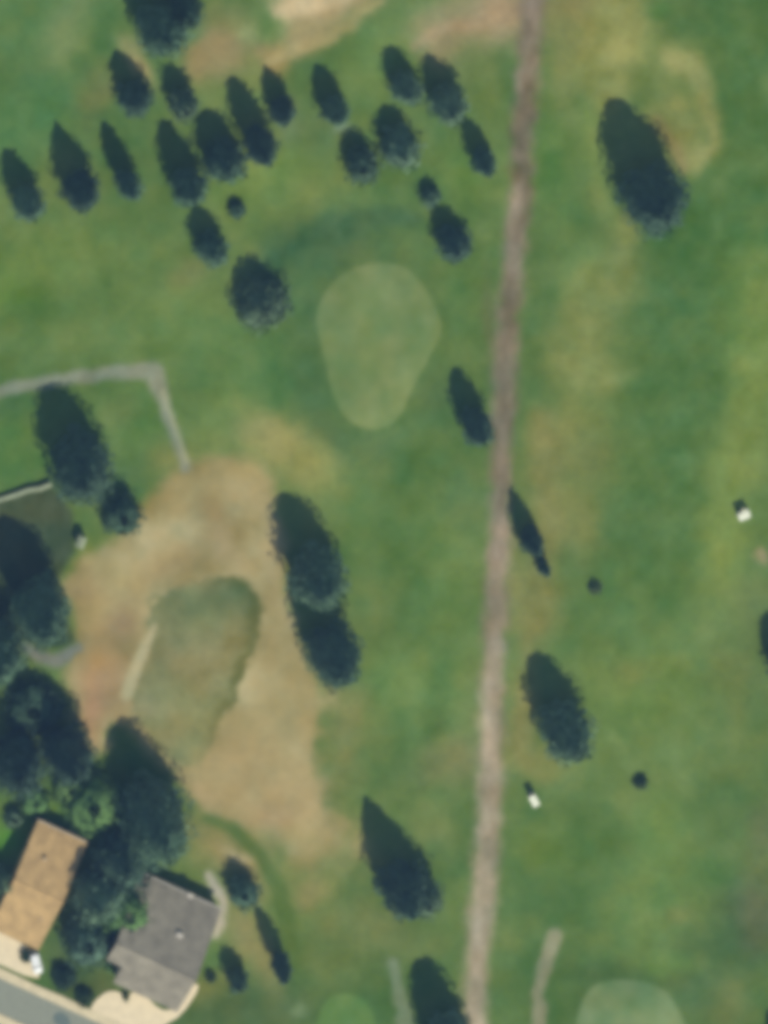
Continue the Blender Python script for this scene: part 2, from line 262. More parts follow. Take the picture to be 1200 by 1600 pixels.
    # the yard under the trees
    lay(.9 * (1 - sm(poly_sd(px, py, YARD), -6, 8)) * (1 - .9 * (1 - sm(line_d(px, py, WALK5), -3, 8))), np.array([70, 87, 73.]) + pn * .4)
    # faint streaks of old mowing and drainage, running with and across the street grid
    a = px * .91 - py * .41; b = px * .41 + py * .91
    wa = 2.2 * fbm(mx / 9, my / 9, 1); wb = 2.2 * fbm(mx / 9, my / 9, 4)
    st = (vnoise(a * S / 11 + wa, b * S / 3 + wb, 7) - .5) * 9 * vnoise(mx / 12, my / 12, 3) + (vnoise(a * S / 3 + wb, b * S / 12 + wa, 2) - .5) * 11 * vnoise(mx / 12, my / 12, 6) + (fbm(mx / 2.6, my / 2.6, 5) - .5) * 13
    col = col + st[..., None] * np.array([1, .8, .75])
    hue = (fbm(mx / 3.5, my / 3.5, 3) - .5)[..., None] * 15
    mot = (fbm(mx / 8 + .6 * fbm(mx / 5, my / 5, 2), my / 8, 7, 3) - .5)[..., None] * 28
    col = col + mot * np.array([.9, .65, .45])
    col = col + hue * np.array([.9, .0, -.5])
    lum = (col * np.array([.3, .55, .15])).sum(-1, keepdims=True)
    return np.clip(lum + (col - lum) * .93, 5, 250)

def height(px, py):
    px = np.asarray(px, float); py = np.asarray(py, float)
    rd_ = np.abs((px - K0[0]) * V[0] + (py - K0[1]) * V[1] - 25)
    f = sm(np.hypot(px - 150, py - 1450), 260, 420) * sm(rd_, 90, 320) * sm(np.hypot(px - 600, py - 800), 4000, 2000)
    h = 1.1 * (fbm(px * S / 34, py * S / 34, 3, 2) - .5) * f
    h = h + .9 * (1 - sm(poly_sd(px, py, MOUND), -60, 6))
    h = h + .45 * (1 - sm(poly_sd(px, py, GREEN), -40, 30))
    h = h + .4 * (1 - sm(poly_sd(px, py, GREEN2), -40, 30))
    return h
def hz(px, py): return float(height(np.array([px]), np.array([py]))[0])

# ------------------------------------------------------------------ materials
def mat_base(name):
    m = bpy.data.materials.new(name); m.use_nodes = True
    b = m.node_tree.nodes['Principled BSDF']
    return m, m.node_tree, b
def ground_mat(name, amount=.22, scale=1.1, bump=.25):
    m, t, b = mat_base(name)
    at = t.nodes.new('ShaderNodeAttribute'); at.attribute_name = 'Col'
    tc = t.nodes.new('ShaderNodeTexCoord')
    n1 = t.nodes.new('ShaderNodeTexNoise'); n1.inputs['Scale'].default_value = scale; n1.inputs['Detail'].default_value = 6; n1.inputs['Roughness'].default_value = .65
    t.links.new(tc.outputs['Object'], n1.inputs['Vector'])
    mr = t.nodes.new('ShaderNodeMapRange'); mr.inputs['From Min'].default_value = .25; mr.inputs['From Max'].default_value = .75
    mr.inputs['To Min'].default_value = 1 - amount; mr.inputs['To Max'].default_value = 1 + amount
    t.links.new(n1.outputs['Fac'], mr.inputs['Value'])
    mx = t.nodes.new('ShaderNodeMix'); mx.data_type = 'RGBA'; mx.blend_type = 'MULTIPLY'; mx.inputs['Factor'].default_value = 1
    t.links.new(at.outputs['Color'], mx.inputs['A']); t.links.new(mr.outputs['Result'], mx.inputs['B'])
    t.links.new(mx.outputs['Result'], b.inputs['Base Color'])
    b.inputs['Roughness'].default_value = .95; b.inputs['Specular IOR Level'].default_value = .15
    n2 = t.nodes.new('ShaderNodeTexNoise'); n2.inputs['Scale'].default_value = 3.5; n2.inputs['Detail'].default_value = 4
    t.links.new(tc.outputs['Object'], n2.inputs['Vector'])
    bp = t.nodes.new('ShaderNodeBump'); bp.inputs['Strength'].default_value = bump; bp.inputs['Distance'].default_value = .12
    t.links.new(n2.outputs['Fac'], bp.inputs['Height']); t.links.new(bp.outputs['Normal'], b.inputs['Normal'])
    return m
M_GRASS = ground_mat('grass_ground', .14, .9)
M_SAND = ground_mat('bare_sandy_soil', .08, .7, .2)
M_CUT = ground_mat('close_cut_turf', .05, .6, .08)
M_PATH = ground_mat('worn_path', .12, 1.2, .2)
def plain(name, rgb, rough=.7, noise=.12, scale=2.0, k=1.0, metal=0, spec=.3, bump=0.0):
    m, t, b = mat_base(name)
    c = alb(rgb, k)
    tc = t.nodes.new('ShaderNodeTexCoord')
    n1 = t.nodes.new('ShaderNodeTexNoise'); n1.inputs['Scale'].default_value = scale; n1.inputs['Detail'].default_value = 5
    t.links.new(tc.outputs['Object'], n1.inputs['Vector'])
    cr = t.nodes.new('ShaderNodeValToRGB')
    cr.color_ramp.elements[0].position = .3; cr.color_ramp.elements[1].position = .7
    cr.color_ramp.elements[0].color = (*[min(1, v * (1 - noise)) for v in c], 1)
    cr.color_ramp.elements[1].color = (*[min(1, v * (1 + noise)) for v in c], 1)
    t.links.new(n1.outputs['Fac'], cr.inputs['Fac']); t.links.new(cr.outputs['Color'], b.inputs['Base Color'])
    b.inputs['Roughness'].default_value = rough; b.inputs['Metallic'].default_value = metal; b.inputs['Specular IOR Level'].default_value = spec
    if bump:
        bp = t.nodes.new('ShaderNodeBump'); bp.inputs['Strength'].default_value = bump; bp.inputs['Distance'].default_value = .05
        t.links.new(n1.outputs['Fac'], bp.inputs['Height']); t.links.new(bp.outputs['Normal'], b.inputs['Normal'])
    return m
def leaf_mat(name, c0, c1):
    m, t, b = mat_base(name)
    g = t.nodes.new('ShaderNodeNewGeometry'); tc = t.nodes.new('ShaderNodeTexCoord')
    n1 = t.nodes.new('ShaderNodeTexNoise'); n1.inputs['Scale'].default_value = .55; n1.inputs['Detail'].default_value = 3
    t.links.new(tc.outputs['Object'], n1.inputs['Vector'])
    oi = t.nodes.new('ShaderNodeObjectInfo')
    ad = t.nodes.new('ShaderNodeMath'); ad.operation = 'MULTIPLY_ADD'; ad.inputs[1].default_value = .35
    t.links.new(g.outputs['Random Per Island'], ad.inputs[0]); t.links.new(n1.outputs['Fac'], ad.inputs[2])
    mr = t.nodes.new('ShaderNodeMapRange'); mr.inputs['From Min'].default_value = .4; mr.inputs['From Max'].default_value = .95
    t.links.new(ad.outputs[0], mr.inputs['Value'])
    mx = t.nodes.new('ShaderNodeMix'); mx.data_type = 'RGBA'
    mx.inputs['A'].default_value = (*c0, 1); mx.inputs['B'].default_value = (*c1, 1)
    t.links.new(mr.outputs['Result'], mx.inputs['Factor']); hs_ = t.nodes.new('ShaderNodeHueSaturation')
    m2 = t.nodes.new('ShaderNodeMapRange'); m2.inputs['To Min'].default_value = .68; m2.inputs['To Max'].default_value = 1.45
    m3 = t.nodes.new('ShaderNodeMapRange'); m3.inputs['To Min'].default_value = .52; m3.inputs['To Max'].default_value = .46
    t.links.new(oi.outputs['Random'], m2.inputs['Value']); t.links.new(oi.outputs['Random'], m3.inputs['Value'])
    t.links.new(m2.outputs['Result'], hs_.inputs['Value']); t.links.new(m3.outputs['Result'], hs_.inputs['Hue'])
    t.links.new(mx.outputs['Result'], hs_.inputs['Color']); t.links.new(hs_.outputs['Color'], b.inputs['Base Color'])
    b.inputs['Roughness'].default_value = .75; b.inputs['Specular IOR Level'].default_value = .2
    return m
M_NEEDLE = leaf_mat('blue_green_foliage', (.055, .112, .066), (.135, .235, .138))
M_DARK = leaf_mat('dark_evergreen_foliage', (.045, .098, .052), (.115, .20, .10))
M_LEAF = leaf_mat('bright_leaf_foliage', (.075, .17, .05), (.14, .28, .075))
M_SHRUB = leaf_mat('shrub_foliage', (.10, .16, .055), (.16, .24, .08))
M_BARK = plain('bark', (96, 84, 70), .95, .3, 4)
M_ROAD = plain('worn_asphalt', (138, 147, 136), .9, .08, 1.2)
M_ROADP = plain('newer_asphalt_patch', (104, 122, 122), .9, .08, 1.5)
M_CONC = plain('pale_concrete', (208, 200, 168), .9, .1, .8)
M_CONC2 = plain('bright_concrete', (222, 212, 180), .9, .07, .8)

# ------------------------------------------------------------------ object plumbing
def tag(o, label=None, cat=None, group=None, kind=None):
    if label: o['label'] = label
    if cat: o['category'] = cat
    if group: o['group'] = group
    if kind: o['kind'] = kind
    return o
def link(name, me, parent=None, mat=None):
    o = bpy.data.objects.new(name, me); C.objects.link(o)
    if mat is not None: me.materials.append(mat)
    if parent is not None: o.parent = parent
    return o
def empty(name, x, y, z, rz=0):
    o = bpy.data.objects.new(name, None); C.objects.link(o); o.location = (x, y, z); o.rotation_euler = (0, 0, rz); o.empty_display_size = .5
    return o
def mesh_np(name, verts, faces, cols=None, smooth_=False):
    me = bpy.data.meshes.new(name)
    verts = np.asarray(verts, np.float32); faces = np.asarray(faces, np.int32)
    nv, nf, k = len(verts), len(faces), faces.shape[1]
    me.vertices.add(nv); me.vertices.foreach_set('co', verts.ravel())
    me.loops.add(nf * k); me.loops.foreach_set('vertex_index', faces.ravel())
    me.polygons.add(nf); me.polygons.foreach_set('loop_start', np.arange(0, nf * k, k, dtype=np.int32))
    me.polygons.foreach_set('loop_total', np.full(nf, k, np.int32))
    if smooth_: me.polygons.foreach_set('use_smooth', np.ones(nf, bool))
    me.update(calc_edges=True); me.validate()
    if cols is not None:
        a = me.color_attributes.new('Col', 'FLOAT_COLOR', 'POINT')
        c4 = np.ones((nv, 4), np.float32); c4[:, :3] = cols
        a.data.foreach_set('color', c4.ravel())
    return me

# ------------------------------------------------------------------ ground
STEP = 4.0      # photo pixels = 0.48 m
gx = np.concatenate([[-12000, -7000, -4000, -2400, -1500, -900, -600, -400, -280, -200, -150, -100], np.arange(-60, 1260 + 1, STEP), [1300, 1350, 1400, 1480, 1600, 1800, 2100, 2700, 3600, 5200, 8200, 13200]])
gy = np.concatenate([[-12000, -7000, -4000, -2400, -1500, -900, -600, -400, -280, -200, -150, -100], np.arange(-60, 1660 + 1, STEP), [1700, 1750, 1800, 1880, 2000, 2200, 2500, 3100, 4000, 5600, 8600, 13600]])
PX, PY = np.meshgrid(gx, gy)
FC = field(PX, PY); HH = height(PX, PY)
def sheet(name, mask, dz, mat):
    """grid cells of the ground under the mask, laid dz above it"""
    ny, nx = PX.shape
    idx = np.arange(ny * nx).reshape(ny, nx)
    q = np.stack([idx[1:, :-1], idx[1:, 1:], idx[:-1, 1:], idx[:-1, :-1]], -1)
    q = q[mask] if mask is not None else q.reshape(-1, 4)
    u, inv = np.unique(q.ravel(), return_inverse=True)
    v = np.stack([X(PX).ravel()[u], Y(PY).ravel()[u], HH.ravel()[u] + dz], -1)
    me = mesh_np(name, v, inv.reshape(-1, 4), alb(FC.reshape(-1, 3)[u]), True)
    o = link(name, me, None, mat); tag(o, kind='structure')
    return o
CX = (PX[:-1, :-1] + PX[1:, 1:]) / 2; CY = (PY[:-1, :-1] + PY[1:, 1:]) / 2
m_sand = poly_sd(CX, CY, SAND) < 2
m_mound = poly_sd(CX, CY, MOUND) < 2
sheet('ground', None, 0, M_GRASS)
sheet('bare_sandy_ground', m_sand & ~m_mound, .012, M_SAND)
sheet('grassy_mound', m_mound, .012, M_GRASS)
for P in (GREEN, GREEN2, GREEN3):
    sheet('putting_green', poly_sd(CX, CY, P) < 1, .012, M_CUT)
sheet('dirt_path', (line_d(CX, CY, PATH) < 2) & (CY > -80) & (CY < 1760), .016, M_PATH)
for P in (WALK1, WALK2, WALK3, WALK4, WALK5):
    sheet('footpath', (line_d(CX, CY, P) < 2), .02, M_PATH)

def slab(name, poly, z0, z1, mat):
    bm = bmesh.new()
    vs = [bm.verts.new((X(x), Y(y), z1)) for x, y in poly]
    f = bm.faces.new(vs)
    if f.normal.z < 0: f.normal_flip()
    bm.normal_update()
    if f.normal.z < 0: bmesh.ops.reverse_faces(bm, faces=[f])
    r = bmesh.ops.extrude_face_region(bm, geom=[f])
    for g in r['geom']:
        if isinstance(g, bmesh.types.BMVert): g.co.z = z1
    for v in vs: v.co.z = z0
    bmesh.ops.recalc_face_normals(bm, faces=bm.faces)
    me = bpy.data.meshes.new(name); bm.to_mesh(me); bm.free()
    o = link(name, me, None, mat); tag(o, kind='structure'); return o
def uv(o, a, b): return (o[0] + U[0] * a + V[0] * b, o[1] + U[1] * a + V[1] * b)
def strip(a0, a1, b0, b1, n=24, wob=0):
    top = [uv(K0, a0 + (a1 - a0) * i / n, b0 + wob * random.uniform(-1, 1)) for i in range(n + 1)]
    bot = [uv(K0, a1 - (a1 - a0) * i / n, b1) for i in range(n + 1)]
    return top + bot
slab('road', strip(-900, 1500, 0.5, 50.5, 2), -.2, .02, M_ROAD)
slab('pavement', strip(-900, 1500, -14, 0, 60, 1.2), -.2, .14, M_CONC)
slab('pavement', strip(-900, 1500, 51, 66, 2), -.2, .14, M_CONC)
slab('asphalt_patch', smooth([(88, 1580), (104, 1584), (112, 1600), (104, 1608), (86, 1600), (82, 1590)], 1), .01, .026, M_ROADP)
slab('driveway', smooth([(-30, 1448), (-8, 1452), (58, 1486), (62, 1512), (60, 1534), (-30, 1493), (-40, 1470)], 1), -.1, .10, M_CONC2)
slab('driveway', smooth([(152, 1560), (168, 1548), (186, 1549), (196, 1556), (210, 1549), (228, 1556), (250, 1578), (270, 1578), (300, 1536), (314, 1540), (284, 1586), (256, 1602), (236, 1624), (140, 1582), (144, 1570)], 1), -.1, .10, M_CONC2)

# ------------------------------------------------------------------ trees
def profile(t, shape):
    if shape == 'cone':   r = (1 - t) ** .85
    elif shape == 'bullet': r = (1 - t ** 2.6) ** .72
    elif shape == 'spire': r = (1 - t ** 1.7) ** .95
    else:                 r = np.sqrt(np.clip(1 - (2 * t - 1) ** 2, 0, 1)) * .75 + .25 * (1 - t ** 3)
    return r * np.clip((t + .02) / .16, 0, 1) ** .55
def crown_mesh(R, H, shape, seed, zb=.07, leaf=.55, dens=1.0, lump=.2):
    g = np.random.default_rng(seed)
    area = math.pi * R * math.hypot(R, H * (1 - zb))
    n = int(area * 9 * dens / (leaf / .55) ** 2)
    n = min(n, 5200)
    t = 1 - np.sqrt(g.random(n)) if shape in ('cone', 'spire') else g.random(n) ** 1.15
    t = np.clip(t, 0, .995)
    th = g.random(n) * 2 * math.pi
    ph = g.random(5) * 6.28
    def lumpf(th, t):
        return 1 + lump * (.5 * np.sin(3 * th + ph[0] + 5 * t) + .4 * np.sin(5 * th + ph[1] - 7 * t) + .35 * np.sin(9 * t * 2 + ph[2] + 2 * th) + .3 * np.sin(8 * th + ph[3] + 11 * t))
    depth = 1 - .45 * g.random(n) ** 1.8
    r = R * profile(t, shape) * lumpf(th, t) * depth
    z = H * (zb + (1 - zb) * t)
    ex, ey = 1 + .12 * g.uniform(-1, 1), 1 + .12 * g.uniform(-1, 1); lx, ly = g.uniform(-.12, .12, 2) * R
    c = np.stack([r * np.cos(th) * ex + lx * t, r * np.sin(th) * ey + ly * t, z], -1)
    c += g.normal(0, .12, c.shape)
    # clumps: leaves gather round cluster centres so that gaps and masses show
    out = np.stack([np.cos(th), np.sin(th), np.full(n, .38)], -1)
    nrm = out + g.normal(0, .42, (n, 3)); nrm /= np.linalg.norm(nrm, axis=1, keepdims=True)
    tmp = g.normal(0, 1, (n, 3)); a = np.cross(nrm, tmp); a /= np.linalg.norm(a, axis=1, keepdims=True) + 1e-9
    b = np.cross(nrm, a)
    s = leaf * (.6 + .8 * g.random(n))[:, None]
    v = np.stack([c - a * s * .6, c - b * s * .45, c + a * s * .6, c + b * s * .45], 1).reshape(-1, 3)
    f = np.arange(n * 4).reshape(n, 4)
    # solid core added to block light for dense shadows, lumpy like the outside
    nt_, nz = 16, 12
    T = np.linspace(0.0, .97, nz); TH = np.linspace(0, 2 * math.pi, nt_, endpoint=False)
    tt, hh = np.meshgrid(T, TH, indexing='ij')
    rr = R * .74 * profile(tt, shape) * lumpf(hh, tt) * (.9 + .2 * g.random(tt.shape))
    zz = H * (zb + (1 - zb) * (tt * .96 + .02))
    cv = np.stack([rr * np.cos(hh) * ex + lx * tt, rr * np.sin(hh) * ey + ly * tt, zz], -1).reshape(-1, 3)
    base = len(v); cf = []
    for i in range(nz - 1):
        for j in range(nt_):
            k = (j + 1) % nt_
            cf.append([base + i * nt_ + j, base + i * nt_ + k, base + (i + 1) * nt_ + k, base + (i + 1) * nt_ + j])
    v = np.vstack([v, cv]); f = np.vstack([f, np.array(cf)])
    return mesh_np('crown', v, f)
def trunk_mesh(R, H, seed):
    g = random.Random(seed); bm = bmesh.new()
    def limb(p, q, r0, r1, n=7):
        p = Vector(p); q = Vector(q); d = (q - p).normalized()
        a = d.orthogonal().normalized(); b = d.cross(a); rings = []
        for k in range(4):
            u = k / 3; c = p.lerp(q, u); rr = r0 + (r1 - r0) * u
            if k in (1, 2): c = c + a * rr * g.uniform(-.4, .4)
            rings.append([bm.verts.new(c + (a * math.cos(6.2832 * i / n) + b * math.sin(6.2832 * i / n)) * rr) for i in range(n)])
        for k in range(3):
            for i in range(n): bm.faces.new([rings[k][i], rings[k][(i + 1) % n], rings[k + 1][(i + 1) % n], rings[k + 1][i]])
        bm.faces.new(rings[-1])
    r0 = max(.12, H * .018)
    limb((0, 0, -.3), (g.uniform(-.1, .1), g.uniform(-.1, .1), H * .9), r0, r0 * .15)
    for i in range(7):
        z = H * (.18 + .09 * i); an = g.uniform(0, 6.28); l = R * .7 * (1 - i * .09)
        limb((0, 0, z), (math.cos(an) * l, math.sin(an) * l, z + l * .35), r0 * .4, r0 * .1, 5)
    me = bpy.data.meshes.new('trunk'); bm.to_mesh(me); bm.free(); return me
DX, DY = -math.sin(SH), -math.cos(SH)          # the shadow direction in photo pixels (y down)
COT = 1 / math.tan(math.radians(SUN_EL))
# ------------------------------------------------------------------ the blue air between the ground and the height of the camera
def haze_box(density, col):
    bm = bmesh.new()
    bmesh.ops.create_cube(bm, size=1)
    for v in bm.verts: v.co = Vector((v.co.x * 3600, v.co.y * 3600, -4 + (v.co.z + .5) * (CAM_H + 30)))
    me = bpy.data.meshes.new('haze'); bm.to_mesh(me); bm.free()
    m = bpy.data.materials.new('haze'); m.use_nodes = True; t = m.node_tree
    t.nodes.remove(t.nodes['Principled BSDF'])
    v = t.nodes.new('ShaderNodeVolumePrincipled'); v.inputs['Density'].default_value = density; v.inputs['Color'].default_value = (*col, 1); v.inputs['Anisotropy'].default_value = 0
    t.links.new(v.outputs[0], t.nodes['Material Output'].inputs['Volume'])
    o = link('haze', me, None, m); tag(o, 'thin blue haze in the air over the whole place', None, None, 'stuff')
HAZE = (6e-5, (.30, .52, 1.0))
haze_box(*HAZE)
ntree = 0
def tree(tip, end, wd, shape, label, mat=None, group=None, name='evergreen_tree', back=.22, cat='tree', hs=1.0, dens=1.0, leaf=.55, zb=.07):
    global ntree; ntree += 1
    R = wd / 2 * 1.04 * S
    # along the shade: tip at base + H*cot(sun), lowest seen leaf at base - max(z*tan(off) + r(z))
    Lb = ((tip[0] - end[0]) * DX + (tip[1] - end[1]) * DY) * S
    tt = np.linspace(0, 1, 40); pr = profile(tt, shape) * R
    H = 3.0
    for _ in range(40):
        z = H * (zb + (1 - zb) * tt)
        up = float(np.max(z * COT + pr * .98)); dn = float(np.max(z * TOFF + pr * .97))
        H = max(1.6, H + .4 * (Lb - up - dn))
    H *= hs
    cx = end[0] + DX * dn / S + .115 * wd; cy = end[1] + DY * dn / S + 4
    o = empty(name, X(cx), Y(cy), hz(cx, cy), random.uniform(0, 6.28))
    tag(o, label, cat, group)
    link('trunk', trunk_mesh(R, H, ntree), o, M_BARK)
    link('crown', crown_mesh(R, H, shape, 100 + ntree, leaf=leaf, dens=dens, zb=zb), o, mat or M_NEEDLE)
    return o
GR = 'evergreens scattered in rows at the top left of the course'
T = tree
T((5, 228), (50, 342), 50, 'bullet', 'dark evergreen cut by the left edge of the picture, westernmost of the upper rows', group=GR)
T((73, 192), (132, 326), 58, 'spire', 'tall pointed dark evergreen, second from the left edge in the lower of the upper rows', group=GR)
T((158, 192), (208, 312), 42, 'bullet', 'slender evergreen with yellow grass at its left foot, third from the left edge', group=GR)
T((168, 82), (218, 180), 54, 'bullet', 'dark evergreen just below and left of the yellow bare patch near the top left', group=GR)
T((200, -75), (262, 92), 86, 'bullet', 'largest evergreen at the top left, its dark crown cut by the top edge', group=GR)
T((255, -60), (298, 44), 60, 'bullet', 'evergreen at the top edge just right of the largest dark crown', M_DARK, group=GR)
T((246, 100), (292, 186), 50, 'round', 'greener rounded evergreen below the largest crown and left of the brown bare patch', M_DARK, group=GR)
T((242, 192), (302, 322), 54, 'bullet', 'long dark evergreen fourth from the left along the lower row', group=GR)
T((308, 168), (356, 284), 68, 'bullet', 'broad dark evergreen fifth along the lower row, grass lit on both sides', group=GR)
T((350, 118), (414, 256), 52, 'bullet', 'long slim evergreen directly below the brown bare patch', group=GR)
T((402, 100), (444, 192), 46, 'spire', 'short evergreen just right of the brown bare patch, tan soil at its tip', group=GR)
T((482, 98), (528, 194), 44, 'bullet', 'lone slim evergreen left of the huddled middle pair, open grass above it', group=GR)
T((592, 70), (640, 162), 50, 'bullet', 'smaller, left one of two close evergreens just under the tan strip at the top', group=GR)
T((658, 84), (706, 192), 62, 'bullet', 'larger, right one of two close evergreens just under the tan strip at the top', group=GR)
T((726, 176), (760, 272), 40, 'bullet', 'narrow evergreen nearest the left side of the dirt path in the upper rows', group=GR)
T((580, 164), (632, 258), 62, 'bullet', 'broad dark evergreen in the middle huddle above the round green', group=GR)
T((526, 202), (572, 286), 58, 'round', 'smaller dark evergreen at the lower left of the middle huddle above the round green', M_DARK, group=GR)
T((648, 276), (676, 322), 34, 'round', 'small faint green tree between the middle huddle and the square dark one', M_DARK, group=GR, dens=.7)
T((686, 312), (716, 406), 58, 'bullet', 'stout dark evergreen just above and right of the large putting green', group=GR)
T((296, 318), (336, 414), 54, 'bullet', 'ragged evergreen at the foot of the long dark one, pale soil at its left', group=GR)
T((352, 302), (372, 338), 28, 'round', 'tiny brownish green tree right of the ragged evergreen', M_DARK, group=GR, dens=.7)
T((386, 398), (416, 512), 84, 'bullet', 'round stout dark tree left of the large putting green, lowest of the upper rows', M_DARK, group=GR, dens=1.6)
T((971, 154), (1032, 364), 99, 'bullet', 'largest lone conifer right of the dirt path, yellow grass on its right', M_NEEDLE, back=.55)
T((697, 576), (750, 692), 48, 'bullet', 'slim conifer between the large putting green and the dirt path')
T((785, 764), (834, 864), 42, 'spire', 'slim conifer touching the right edge of the dirt path midway down')
T((822, 824), (852, 896), 24, 'spire', 'thin small conifer at the foot of the one touching the dirt path')
T((824, 1012), (892, 1182), 86, 'bullet', 'large dark conifer right of the dirt path below the two small dark shrubs')
T((438, 764), (508, 946), 92, 'bullet', 'upper one of the two big conifers joined along the right edge of the sandy ground')
T((460, 878), (530, 1064), 86, 'bullet', 'lower one of the two big conifers joined along the right edge of the sandy ground')
T((560, 1238), (637, 1426), 90, 'spire', 'tall pointed conifer left of the dirt path near the bottom of the picture')
T((618, 1320), (670, 1424), 54, 'round', 'smaller tree tucked against the right flank of the tall pointed conifer', M_DARK)
T((644, 1500), (712, 1668), 84, 'bullet', 'dark conifer cut by the bottom edge just left of the dirt path')
T((1186, 958), (1232, 1060), 60, 'bullet', 'conifer beyond the right edge whose dark flank just enters the picture')
T((1192, 1570), (1232, 1660), 44, 'spire', 'conifer beyond the bottom right corner showing only the tip of its shade')
# around the houses
GH = 'tall trees round the houses and yards on the left'
T((92, 584), (142, 786), 112, 'bullet', 'big dark tree casting its shade over the pale footpath at the left', group=GH)
T((168, 742), (196, 832), 66, 'round', 'rounded lower tree at the right foot of the big dark tree, by the sandy ground', M_DARK, group=GH, zb=.03)
T((8, 796), (78, 1000), 100, 'bullet', 'dark tree in the fenced yard directly above the grey curved footpath', group=GH)
T((-56, 860), (4, 1066), 96, 'bullet', 'dark tree cut by the left edge, beside the grey curved footpath', group=GH)
T((18, 1030), (60, 1140), 92, 'round', 'dark tree with a grey green top below the grey curved footpath', M_DARK, group=GH)
T((80, 1030), (116, 1216), 84, 'bullet', 'dark tree on the left margin of the brown sandy ground above the green lawn', group=GH)
T((-18, 1070), (36, 1236), 100, 'bullet', 'dark tree at the left edge above the tan roof', group=GH)
T((36, 1212), (58, 1274), 56, 'round', 'small mid green tree at the top left of the tan roof', M_LEAF, group=GH, zb=.03)
T((92, 1190), (116, 1262), 60, 'round', 'small mid green tree on the lawn above the tan roof', M_LEAF, group=GH, zb=.03)
T((118, 1186), (156, 1300), 92, 'round', 'broad bright green tree between the tan roof and the tallest dark tree', M_LEAF, group=GH, zb=.03)
T((10, 1245), (24, 1290), 34, 'round', 'small dark green tree at the left edge above the bright lawn corner', M_DARK, group=GH, zb=.03)
T((170, 1122), (254, 1340), 124, 'bullet', 'tallest dark tree above the grey roof, its tip pointing into the sandy ground', group=GH)
T((112, 1290), (166, 1440), 92, 'bullet', 'broad dark tree filling the gap between the tan and grey roofs', M_NEEDLE, group=GH)
T((150, 1246), (200, 1380), 88, 'bullet', 'dark tree tucked under the foot of the tallest dark tree above the grey roof', M_NEEDLE, group=GH)
T((100, 1385), (148, 1510), 88, 'round', 'broad dark tree right of the tan roof, just above the pavement', group=GH)
T((162, 1340), (206, 1462), 84, 'round', 'blue green tree at the upper left corner of the grey roof', M_LEAF, group=GH)
T((-30, 1300), (2, 1392), 44, 'round', 'dark tree at the upper left side of the tan roof, cut by the left edge', M_DARK, group=GH)
T((356, 1336), (386, 1416), 54, 'round', 'rounded dark tree right of the grey roof, ringed by pale soil', group=GH)
T((388, 1416), (446, 1526), 34, 'bullet', 'slimmest dark tree on the strip of pale soil right of the grey roof', group=GH)
T((338, 1476), (376, 1546), 36, 'round', 'loose dark tree at the lower right corner of the grey roof', M_DARK, group=GH)

def shrub(px, py, r, h, label, mat=None, group=None, name='shrub', dens=1.3):
    global ntree; ntree += 1
    me = crown_mesh(r, h, 'round', 900 + ntree, zb=-.05, leaf=.32, dens=dens * 2.2)
    o = link(name, me, None, mat or M_SHRUB); o.location = (X(px), Y(py), hz(px, py)); o.rotation_euler = (0, 0, random.uniform(0, 6))
    tag(o, label, 'shrub', group); return o
shrub(928, 916, 1.2, 1.1, 'small round dark shrub alone on the grass right of the thin small conifer')
shrub(1001, 1222, 1.3, 1.4, 'small round dark shrub alone on the grass below the large dark conifer')
shrub(329, 1526, .95, 1.5, 'dark shrub against the lower right wall of the grey roofed house')
shrub(196, 1556, .7, .9, 'small dark shrub at the upper edge of the bright driveway')
shrub(132, 1556, 1.9, 1.6, 'wide olive green shrub just above the pavement, left of the bright driveway', M_SHRUB)
shrub(100, 1524, 2.6, 2.2, 'wide dark shrub above the pavement right of the parked white car', M_DARK)
shrub(198, 1470, 1.6, 1.3, 'bright green shrub along the left wall of the grey roofed house', M_LEAF)
shrub(178, 1508, 1.5, 1.1, 'bright green shrub at the lower left corner of the grey roofed house', M_LEAF)
shrub(40, 1492, 1.0, 1.6, 'dark shrub left of the parked white car on the pale driveway', M_DARK)

# ------------------------------------------------------------------ boxes and bars for the built things
def bx(bm, x0, x1, y0, y1, z0, z1, bev=0, taper=0):
    v = [bm.verts.new(p) for p in ((x0, y0, z0), (x1, y0, z0), (x1, y1, z0), (x0, y1, z0), (x0 + taper, y0 + taper, z1), (x1 - taper, y0 + taper, z1), (x1 - taper, y1 - taper, z1), (x0 + taper, y1 - taper, z1))]
    fs = [bm.faces.new([v[i] for i in q]) for q in ((3, 2, 1, 0), (4, 5, 6, 7), (0, 1, 5, 4), (1, 2, 6, 5), (2, 3, 7, 6), (3, 0, 4, 7))]
    if bev:
        es = {e for f in fs for e in f.edges}
        bmesh.ops.bevel(bm, geom=list(es), offset=bev, segments=3, affect='EDGES', profile=.6)
def cyl(bm, p, axis, r, l, n=18):
    m = Matrix.Translation(p)
    if axis == 'X': m = m @ Matrix.Rotation(math.pi / 2, 4, 'Y')
    if axis == 'Y': m = m @ Matrix.Rotation(math.pi / 2, 4, 'X')
    bmesh.ops.create_cone(bm, cap_ends=True, segments=n, radius1=r, radius2=r, depth=l, matrix=m)
def part(name, bm, mat, parent, sm_=False):
    me = bpy.data.meshes.new(name); bmesh.ops.recalc_face_normals(bm, faces=bm.faces); bm.to_mesh(me); bm.free()
    if sm_:
        for p in me.polygons: p.use_smooth = True
    return link(name, me, parent, mat)
def mk(fn):
    bm = bmesh.new(); fn(bm); return bm

